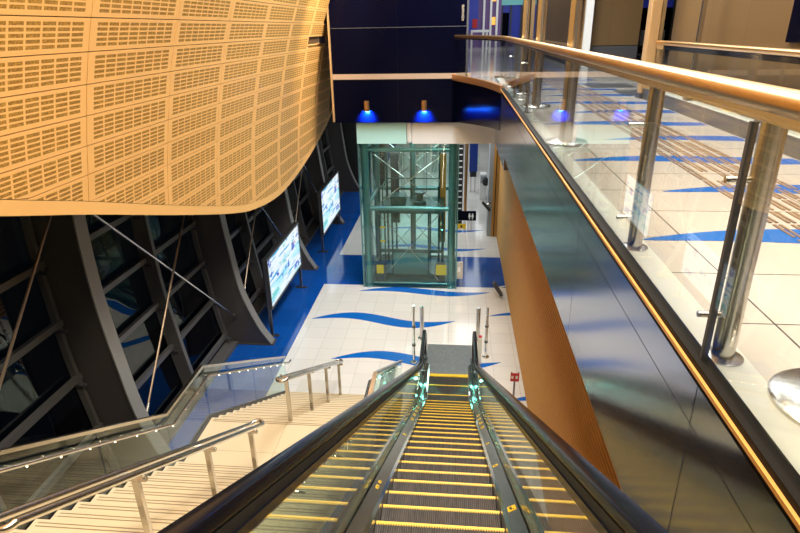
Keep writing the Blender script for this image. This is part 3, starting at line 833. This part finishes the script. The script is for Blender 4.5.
for s in (-1, 1):
    f = lambda p, t: (t, p[0], p[1])
    side = lambda o: CX + s * o
    MB().strip(yz(ysn, -.30), yz(ysn, .075), f, side(.506), side(.524)).build('skirt_panel', 'skirt', es, smooth=True)
    MB().strip(yz(ysn, .068), yz(ysn, .082), f, side(.500), side(.532)).build('skirt_trim', 'chrome', es, smooth=True)
    # sloping inner deck
    n = len(ysn); mb = MB()
    vs = []
    for q in ysn:
        zc = zn(q); vs += [(side(.532), q, zc + .078), (side(.625), q, zc + .14), (side(.625), q, zc - .1), (side(.532), q, zc - .1)]
    fs = []
    for i in range(n - 1):
        for k in range(4): fs.append((i*4 + k, i*4 + (k+1) % 4, (i+1)*4 + (k+1) % 4, (i+1)*4 + k))
    fs += [(0, 1, 2, 3), (4*n-1, 4*n-2, 4*n-3, 4*n-4)]
    mb.add(vs, fs); mb.build('inner_deck', 'deck', es, smooth=True)
    # outer deck and cladding
    MB().strip(yz(ysn, -.95 + .0), yz(ysn, .11), f, side(.655), side(.80)).build('outer_cladding', 'bronze' if s > 0 else 'deck', es, smooth=True)
    MB().strip(yz(ysn, .11), yz(ysn, .135), f, side(.65), side(.805)).build('outer_deck', 'deck', es, smooth=True)
    # glass panes between the decks and the handrail
    for a, b in ((-1.4, 1.0), (1.0, 3.2), (3.2, 5.4), (5.4, 7.6), (7.6, 9.8), (9.8, 11.9), (11.9, 12.95)):
        sub = [a + .008] + [q for q in ysn if a + .05 < q < b - .05] + [b - .008]
        MB().strip(yz(sub, .12), yz(sub, .90), f, side(.633), side(.645)).build('glass_panel', 'glass_esc', es, smooth=True)
    # newel: rounded glass end and handrail path
    arc = [(13.0 + .40 * math.sin(a), .56 + .40 * math.cos(a)) for a in [PI * i / 12 for i in range(13)]]
    MB().prism([(12.95, .12)] + [(12.95, .9)] + [(q - .05, z) for q, z in arc if True][0:13], f, side(.633), side(.645)).build('glass_panel', 'glass_esc', es)
    MB().strip(yz(ys + [13.0], .875), yz(ys + [13.0], .895), f, side(.605), side(.672)).build('chrome_strip', 'chrome', es, smooth=True)
    MB().strip(yz(ys + [13.0], .895), yz(ys + [13.0], .94), f, side(.594), side(.684)).build('handrail_guide', 'rubber', es, smooth=True)
    MB().strip(yz(ys + [13.0], .94), yz(ys + [13.0], .99), f, side(.606), side(.672)).build('guide_spine', 'black_matte', es, smooth=True)
    path = [(side(.65), q, zn(q) + 1.025) for q in ys] + [(side(.65), 13.0 + .455 * math.sin(a), .56 + .455 * math.cos(a)) for a in [PI * i / 14 for i in range(15)]]
    # rubber handrail: rounded C-section swept along the path
    prof = [(-.045, -.02), (-.046, .008), (-.036, .026), (-.015, .033), (.015, .033), (.036, .026), (.046, .008), (.045, -.02), (.03, -.026), (-.03, -.026)]
    vs = []; m_ = len(prof)
    for i, p in enumerate(path):
        d = (Vector(path[min(i+1, len(path)-1)]) - Vector(path[max(i-1, 0)])).normalized()
        up = Vector((1, 0, 0)).cross(d)
        if up.length < .1: up = Vector((0, 0, 1))
        for (a, b) in prof: vs.append(Vector(p) + Vector((a, 0, 0)) + up * b)
    fs = [(i*m_ + k, (i+1)*m_ + k, (i+1)*m_ + (k+1) % m_, i*m_ + (k+1) % m_) for i in range(len(path) - 1) for k in range(m_)]
    fs += [tuple(range(m_)), tuple(reversed(range((len(path)-1)*m_, len(path)*m_)))]
    MB().add(vs, fs).build('handrail', 'rubber', es, smooth=True)
    MB().box(side(.64) - .07, side(.64) + .07, 12.6, 13.3, 0, .14).build('newel_base', 'deck', es, bevel=.02)
MB().box(CX - .62, CX + .62, 12.62, 14.15, 0.001, .022).build('landing_plate', 'plate', es)
MB().box(CX - .5, CX + .5, 12.56, 12.66, -.02, .024).build('comb', 'yellow', es)
MB().strip(yz(ys, -.9), yz(ys, -.45), lambda p, t: (t, p[0], p[1]), CX - .66, CX + .66).build('truss', 'black_matte', es)
# stickers on the sloping decks
def deck_sticker(s, y, u, w, l, name='sticker', m='sticker', marks=True):
    b0 = Vector((CX + s * .532, y, zn(y) + .078)); b1 = Vector((CX + s * .625, y, zn(y) + .14))
    ax = (b1 - b0).normalized(); al = Vector((0, 1, (zn(y + .05) - zn(y - .05)) / .1)).normalized()
    nn = ax.cross(al).normalized()
    if nn.z < 0: nn = -nn
    c = b0 + (b1 - b0) * u
    def q(a, b, h): return c + ax * a + al * b + nn * h
    mb = MB()
    def plate(a0, a1, l0, l1, h0, h1, mi):
        vs = [q(a, l_, h) for h in (h0, h1) for l_ in (l0, l1) for a in (a0, a1)]
        mb.add(vs, [(0, 2, 3, 1), (4, 5, 7, 6), (0, 1, 5, 4), (2, 6, 7, 3), (0, 4, 6, 2), (1, 3, 7, 5)], mi)
    plate(-w / 2, w / 2, -l / 2, l / 2, -.001, .002, 0)
    if marks:
        plate(-w * .18, w * .05, -l * .3, l * .3, .002, .003, 1)
        plate(-w * .30, -w * .18, -l * .05, l * .3, .002, .003, 1)
        plate(w * .12, w * .26, -l * .32, -l * .16, .002, .003, 1)
    mb.build(name, [m, 'black_matte'], es)
deck_sticker(1, 3.62, .5, .075, .13)
deck_sticker(1, 5.05, .4, .06, .09)
deck_sticker(1, 6.25, .4, .05, .08)
for i in range(4): deck_sticker(1, 7.5 + .42 * i, .45, .06, .20, 'yellow_lettering', 'sticker', True)
deck_sticker(-1, 4.0, .55, .03, .12); deck_sticker(-1, 4.16, .55, .03, .08)
deck_sticker(-1, 6.6, .5, .05, .10)
for i in range(4): deck_sticker(-1, 8.0 + .5 * i, .5, .05, .22, 'yellow_lettering', 'sticker', True)

# steel barrier posts at the foot of the escalator
for (x, y, z, r, lab) in ((-1.0, 13.2, 1.7, .035, 'slim chrome post left of the escalator foot, nearer of its pair'),
                          (-.86, 14.5, 1.03, .06, 'thick steel bollard beyond the left escalator handrail end'),
                          (.73, 14.5, 1.03, .06, 'thick steel bollard beyond the right escalator handrail end'),
                          (.92, 13.6, 1.48, .035, 'slim chrome post right of the escalator foot, nearer of its pair')):
    t = empty('barrier_post', (x, y, 0), lab, 'barrier post', 'steel posts at the escalator foot')
    MB().tube([(x, y, .0), (x, y, z)], r, 16).build('post', 'chrome' if r < .05 else 'steel', t, smooth=True)
    MB().lathe((x, y, 0), [(r + .06, 0), (r + .06, .015), (r, .025)], 20).build('flange', 'steel', t, smooth=True)
    if r < .05:
        MB().tube([(x, y, z * .55), (x + .02, y + .14, z * .55)], .014, 8).build('arm', 'chrome', t, smooth=True)
        MB().lathe((x, y, z * .62), [(r + .014, 0), (r + .014, .06)], 16).build('collar', 'steel_dark', t, smooth=True)
        MB().lathe((x, y, z * .30), [(r + .014, 0), (r + .014, .06)], 16).build('collar', 'steel_dark', t, smooth=True)
t = empty('stop_button', (.74, 13.25, 0), 'white post with a round red stop button by the right escalator handrail', 'stop button')
MB().box(.69, .79, 13.2, 13.3, 0, .80).build('post', 'white_panel', t, bevel=.01)
MB().tube([(.74, 13.25, .80), (.74, 13.25, .84)], .045, 16).build('button', 'red', t, smooth=True)
t = empty('red_sign_post', (1.49, 11.6, 0), 'small red sign on a slim steel post by the timber wall', 'sign')
MB().tube([(1.49, 11.62, 0), (1.49, 11.62, .62)], .022, 12).build('post', 'steel_dark', t, smooth=True)
MB().lathe((1.49, 11.62, 0), [(.09, 0), (.09, .012), (.03, .02)], 20).build('foot', 'steel_dark', t, smooth=True)
MB().box(1.39, 1.59, 11.585, 11.615, .58, .80).build('sign_plate', 'red', t, bevel=.008)
for x in (1.43, 1.53): MB().box(x - .025, x + .025, 11.58, 11.585, .66, .74).build('white_symbol', 'white', t)
for x in (1.41, 1.57): MB().tube([(x, 11.6, .80), (x, 11.6, .83)], .014, 8).build('top_stud', 'dark_grey', t, smooth=True)

# slanted dark boards on arms
def slant(name, a, b, y, label):
    t = empty(name, (a[0], y, 0), label, 'sign', 'tilted dark sign boards')
    A = Vector((a[0], y, a[1])); B = Vector((b[0], y, b[1])); d = (B - A).normalized(); nrm = Vector((-d.z, 0, d.x))
    MB().bar(A, B, .24, .10, up=nrm).build('board', 'dark_grey', t, bevel=.01)
    return t, (A + B) / 2
t, c = slant('tilted_sign', (1.32, .56), (1.60, .12), 17.3, 'dark tilted sign board on an arm from the timber wall, above the blue floor wave')
MB().bar(c + Vector((.03, 0, .06)), (1.80, 17.3, c.z + .12), .04, .04).build('arm', 'chrome', t)
t, c = slant('tilted_sign', (1.15, 1.58), (1.47, 1.22), 23.2, 'dark tilted sign board fixed to the grey pillar beyond the timber wall')
MB().bar(c + Vector((.03, 0, .05)), (1.5, 23.35, c.z + .10), .05, .05).build('arm', 'chrome', t)

# ------------------------------------------------------------------ staircase
SX0, SX1 = -3.93, -1.20
st = empty('staircase', (-2.6, 6.8, 0), 'pale stone staircase with a mid landing left of the escalator', 'staircase')
LAND, LY0, LY1 = 2.40, 6.22, 7.45
def stair_step(y0, y1, ztop, z0):
    mb = MB().box(SX0, SX1, y0, y1 + .02, z0, ztop)
    for d in (.035, .075): mb.box(SX0 + .05, SX1 - .05, y1 + .02 - d - .010, y1 + .02 - d, ztop, ztop + .002, 1)
    mb.build('step', ['stair_tile', 'stair_strip'], st)
n = 15; tr = (11.40 - LY1) / (n - 1)
for i in range(1, n):
    z = LAND - i * LAND / n
    stair_step(LY1 + (i - 1) * tr, LY1 + i * tr, z, max(0, z - .45))
rise = (U - LAND) / 28; tr2 = .2725
for i in range(1, 28):
    z = LAND + i * rise
    stair_step(LY0 - i * tr2, LY0 - (i - 1) * tr2, z, z - .45)
mb = MB().box(SX0, SX1, LY0 - .01, LY1 + .02, LAND - .30, LAND)
for d in (.035, .075): mb.box(SX0 + .05, SX1 - .05, LY1 + .02 - d - .016, LY1 + .02 - d, LAND, LAND + .002, 1)
mb.build('landing', ['stair_tile', 'stair_strip'], st)
def nos(y):
    if y < LY0: return LAND + (LY0 - y) * rise / tr2
    if y < LY1: return LAND
    return max(0, LAND - (y - LY1) * LAND / 15 / tr)
ky = [-1.3, LY0, LY1, 11.42]
for s, x in ((-1, SX0 - .06), (1, SX1 + .0)):
    f = lambda p, t: (t, p[0], p[1])
    MB().strip([(q, nos(q) - .42) for q in ky], [(q, nos(q) + .06) for q in ky], f, x, x + .06).build('stringer', 'dark_grey', st)
def balustrade(x, label, inner):
    t = empty('stair_balustrade', (x, 6, 0), label, 'balustrade', 'glass stair balustrades')
    f = lambda p, q: (q, p[0], p[1])
    br = [-1.3, -.1, 1.1, 2.3, 3.5, 4.85, LY0, LY1, 8.45, 9.45, 10.45, 11.42]
    for a, b in zip(br, br[1:]):
        sub = [a + .008, b - .008]
        MB().strip([(q, nos(q) + .03) for q in sub], [(q, nos(q) + .98) for q in sub], f, x - .006, x + .006).build('glass_panel', 'glass_stair', t)
    pts = [(x, q, nos(q) + 1.0) for q in ky]
    mb = MB()
    mb.strip([(q, nos(q) + .975) for q in ky], [(q, nos(q) + 1.02) for q in ky], f, x - .03, x + .03); mb.build('cap_rail', 'steel', t)
    MB().strip([(q, nos(q) + .985) for q in ky], [(q, nos(q) + 1.012) for q in ky], f, x - .036, x - .03).build('bronze_edge', 'bronze', t)
    hx = x + inner * .10
    hp = [(hx, q, nos(q) + .84) for q in ky]
    MB().tube(hp + [(hx, 11.56, hp[-1][2] - .02)], .022, 12).build('handrail', 'steel', t, smooth=True)
    mb = MB()
    q = -1.0
    while q < 11.3:
        mb.tube([(hx, q, nos(q) + .808), (hx, q, nos(q) + .816)], .006, 8); q += .40
    o = mb.build('led_strip', 'led', t); o['kind'] = 'stuff'
    for q in br:
        MB().tube([(x, q, nos(q) + .80), (hx, q, nos(q) + .82)], .012, 8).build('rail_bracket', 'chrome', t, smooth=True)
    return t
balustrade(SX0 - .02, 'green tinted glass stair balustrade on the facade side', 1)
balustrade(SX1 + .04, 'glass stair balustrade between the stairs and the escalator', -1)
def centre_rail(y0, y1, posts, label):
    t = empty('centre_handrail', (-2.6, (y0 + y1) / 2, 0), label, 'handrail', 'stair centre handrails')
    for s in (-1, 1):
        xx = -2.6 + s * .075
        hp = [(xx, y0 - .0, nos(y0) + .93), (xx, y1, nos(y1) + .93)]
        MB().tube(hp, .028, 14).build('rail', 'steel', t, smooth=True)
    for e in (y0, y1):
        z = nos(e) + .93; dirn = -1 if e == y0 else 1
        arc = [(-2.6 + .075 * math.cos(a), e + dirn * .075 * math.sin(a), z) for a in [PI * i / 8 for i in range(9)]]
        MB().tube(arc, .028, 14).build('rail_return', 'steel', t, smooth=True)
    for q in posts:
        p = MB().box(-2.63, -2.57, q - .022, q + .022, nos(q) - .02, nos(q) + .84).build('post', 'steel', t, bevel=.004)
        MB().box(-2.70, -2.50, q - .02, q + .02, nos(q) + .84, nos(q) + .87).build('crossbar', 'steel', p)
        for s in (-1, 1): MB().tube([(-2.6 + s * .075, q, nos(q) + .86), (-2.6 + s * .075, q, nos(q) + .91)], .012, 8).build('saddle', 'chrome', p, smooth=True)
centre_rail(2.3, 6.12, (3.5, 4.72, 5.88), 'double steel centre handrail on the upper stair flight, nearest the camera')
centre_rail(7.30, 11.25, (7.48, 8.75, 10.0, 11.18), 'double steel centre handrail on the lower stair flight')
# tactile pad at the stair foot
mb = MB().box(-3.84, -2.86, 11.62, 12.2, .001, .004)
for i in range(16):
    for j in range(9): mb.lathe((-3.79 + i * .06, 11.66 + j * .062, .004), [(.018, 0), (.012, .006)], 8, 1)
tag(mb.build('tactile_pad', ['tactile_base', 'stone']), 'square pad of raised studs on the floor at the stair foot', 'tactile paving')

# ------------------------------------------------------------------ lower concourse beyond the lift
t = empty('concourse_pillar', (1.5, 23.6, 0), 'pale grey pillar at the far end of the timber wall', 'pillar')
MB().box(1.40, 1.57, 23.4, 24.2, 0, 4.98).build('shaft', 'grey', t)
t = empty('timber_post', (1.7, 23.5, 0), 'orange timber post with dark slits beside the pale grey pillar', 'post')
MB().box(1.575, 1.66, 23.35, 23.6, 0, 4.98).build('front_board', 'orange', t)
MB().box(1.665, 1.70, 23.40, 23.6, 0, 4.98).build('dark_slit', 'black_matte', t)
MB().box(1.705, 1.78, 23.36, 23.6, 0, 4.98).build('side_board', 'orange', t)
t = empty('slatted_tower', (.2, 25, 0), 'tall narrow dark tower with pale crossbars right of the lift', 'tower')
for x in (.09, .33): MB().box(x - .02, x + .02, 24.96, 25.04, 0, 3.6).build('upright', 'black_matte', t)
MB().box(.11, .31, 25.02, 25.05, 0, 3.6).build('back_panel', 'black_matte', t)
for i in range(13): MB().box(.11, .31, 24.96, 25.02, .18 + i * .27, .22 + i * .27).build('crossbar', 'white_panel', t)
t = empty('brown_post', (.5, 26, 0), 'slim dark brown post beside the slatted tower', 'post')
MB().tube([(.5, 26, 0), (.5, 26, 4.98)], .07, 14).build('shaft', 'bronze', t, smooth=True)
MB().lathe((.5, 26, 0), [(.16, 0), (.16, .03), (.08, .05)], 18).build('foot', 'bronze', t, smooth=True)
t = empty('concourse_sign', (.55, 24, 0), 'black sign board with two white figures above a yellow notice', 'sign')
MB().box(.14, .95, 24.0, 24.06, .50, .92).build('board', 'black', t)
for x in (.66, .79):
    mb = MB().tube([(x, 23.995, .80), (x, 23.985, .80)], .032, 12)
    mb.prism([(-.04, .77), (.04, .77), (.055, .66), (.02, .66), (.02, .56), (-.02, .56), (-.02, .66), (-.055, .66)], lambda p, q: (x + p[0], q, p[1]), 23.99, 24.0)
    mb.build('white_figure', 'white', t)
mb = MB().box(.15, .52, 24.01, 24.04, .12, .34); mb.build('yellow_notice', 'sticker', t)
MB().box(.28, .36, 24.0, 24.01, .17, .28).build('black_symbol', 'black_matte', t)
for x in (.60, .74): MB().box(x - .025, x + .025, 24.03, 24.08, 0, .5).build('leg', 'steel', t)
t = empty('hanging_banner', (.95, 30, 1.25), 'blue banner hanging in the far concourse beyond the grey pillar', 'banner')
MB().box(.74, 1.16, 30, 30.06, 1.25, 4.4).build('banner_face', 'blue', t)
for x in (.8, 1.1): MB().tube([(x, 30.03, 4.4), (x, 30.03, 4.98)], .012, 6).build('cord', 'steel_dark', t)
t = empty('ticket_stand', (.98, 30.6, 0), 'dark slim stand on the floor under the blue banner', 'stand')
MB().box(.80, 1.14, 30.5, 30.8, .85, 1.15).build('head', 'black_matte', t)
for x in (.86, 1.08): MB().box(x - .03, x + .03, 30.6, 30.7, 0, .85).build('leg', 'steel', t)
t = empty('ticket_machine', (1.45, 29, 0), 'white machine with a black round scanner beside the blue banner', 'machine')
MB().box(1.28, 1.62, 29, 29.6, 0, 1.35).build('body', 'white_panel', t, bevel=.03)
MB().box(1.3, 1.6, 28.95, 29.0, .9, 1.25).build('screen', 'grey', t)
MB().lathe((1.56, 28.9, .80), [(.10, 0), (.16, .1), (.16, .3), (.08, .4)], 18).build('scanner', 'black_matte', t, smooth=True)
for i in range(5):
    x = -3.6 + i * 1.15
    t = empty('fare_gate', (x, 36, 0), ['leftmost grey fare gate seen through the lift glass', 'second grey fare gate from the left behind the lift', 'middle grey fare gate behind the lift', 'fourth grey fare gate from the left behind the lift', 'rightmost grey fare gate in the far concourse'][i], 'fare gate', 'fare gates')
    MB().box(x - .12, x + .12, 35.2, 36.8, 0, 1.05).build('cabinet', 'steel', t, bevel=.03)
    MB().box(x + .12, x + .5, 35.9, 35.93, .3, 1.0).build('flap', 'glass_green', t)

# ------------------------------------------------------------------ lights
def area(name, loc, size, sizey, energy, color, rot=(0, 0, 0)):
    ld = bpy.data.lights.new(name, 'AREA'); ld.shape = 'RECTANGLE'; ld.size = size; ld.size_y = sizey
    ld.energy = energy; ld.color = color
    o = bpy.data.objects.new(name, ld); COL.objects.link(o); o.location = loc; o.rotation_euler = rot
    return o
WARM = (1, .78, .50); NEUT = (.94, .98, 1); COOL = (.93, .97, 1)
area('hall_light', (.2, 13.5, 12.6), 2.2, 7, 1050, NEUT)
area('stair_light', (.1, 3.2, 12.4), 2.2, 6, 880, (1, .83, .60))
area('gallery_light', (3.0, 2.5, 11.8), 1.2, 5, 95, NEUT)
area('gallery_light', (3.0, 9.0, 11.8), 1.2, 6, 120, NEUT)
area('gallery_light', (3.2, 17.5, 11.8), 1.2, 7, 170, NEUT)
area('gallery_light', (4.0, 27.0, 11.8), 3, 8, 330, COOL)
area('gallery_light', (4.0, 39.0, 11.8), 4, 7, 300, COOL)
area('concourse_light', (-1.0, 23.2, 4.95), 4.5, 3.0, 130, COOL)
area('concourse_light', (-1.0, 31, 4.95), 5, 6, 190, COOL)
area('concourse_light', (-1.0, 40, 4.95), 6, 6, 150, COOL)
area('lift_light', (-1.5, 19.4, 4.9), 1.6, 1.4, 40, (.75, 1, .97))
for x in (-.52, .39):
    ld = bpy.data.lights.new('comb_light', 'POINT'); ld.energy = 1.1; ld.color = (.2, 1, .75); ld.shadow_soft_size = .03
    o = bpy.data.objects.new('comb_light', ld); COL.objects.link(o); o.location = (x, 12.2, .16)
def spot(name, loc, target, energy, color, size, blend=.6, soft=.1):
    ld = bpy.data.lights.new(name, 'SPOT'); ld.energy = energy; ld.color = color; ld.spot_size = math.radians(size); ld.spot_blend = blend; ld.shadow_soft_size = soft
    o = bpy.data.objects.new(name, ld); COL.objects.link(o); o.location = loc
    o.rotation_euler = (Vector(target) - Vector(loc)).to_track_quat('-Z', 'Y').to_euler()
spot('shell_wash', (-1.2, 15.6, 11.2), (-3.9, 17.0, 8.9), 1300, (1, .80, .55), 60)
spot('timber_wash', (.2, 6.0, 12.3), (1.8, 14.0, 2.0), 500, WARM, 50)

w = bpy.data.worlds.new('night'); S.world = w; w.use_nodes = True
w.node_tree.nodes['Background'].inputs[0].default_value = (.010, .013, .020, 1)
w.node_tree.nodes['Background'].inputs[1].default_value = 1.0

# ------------------------------------------------------------------ camera
R = [(.996, .020, -.093), (.093, -.384, .919), (.017, .923, .384)]
F = 573.
v_y = Vector((58, -239.5, F)).normalized()
v_n = Vector((26, 1378.5, F)); v_n = (v_n - v_y * v_n.dot(v_y)).normalized()
v_x = v_n.cross(v_y)
if v_x[0] < 0: v_x = -v_x
rt = Vector((v_x[0], v_y[0], -v_n[0])); dn = Vector((v_x[1], v_y[1], -v_n[1])); fw = Vector((v_x[2], v_y[2], -v_n[2]))
cd = bpy.data.cameras.new('camera'); cam = bpy.data.objects.new('camera', cd); COL.objects.link(cam)
mx = Matrix((rt, -dn, -fw)).transposed().to_4x4(); mx.translation = Vector((0, 0, EYE))
cam.matrix_world = mx
cd.sensor_width = 36; cd.lens = F / 800 * 36; cd.clip_start = .05; cd.clip_end = 300
S.camera = cam
for o in BASES:
    if '_base' in o: del o['_base']
try: S.cycles.transparent_max_bounces = 32
except Exception: pass
vs = S.view_settings
S.display_settings.display_device = 'sRGB'
vs.view_transform = 'Standard'; vs.look = 'None'; vs.gamma = 1; vs.use_curve_mapping = False
vs.exposure = 0.30
print('panels', npan, 'steps', nstep)
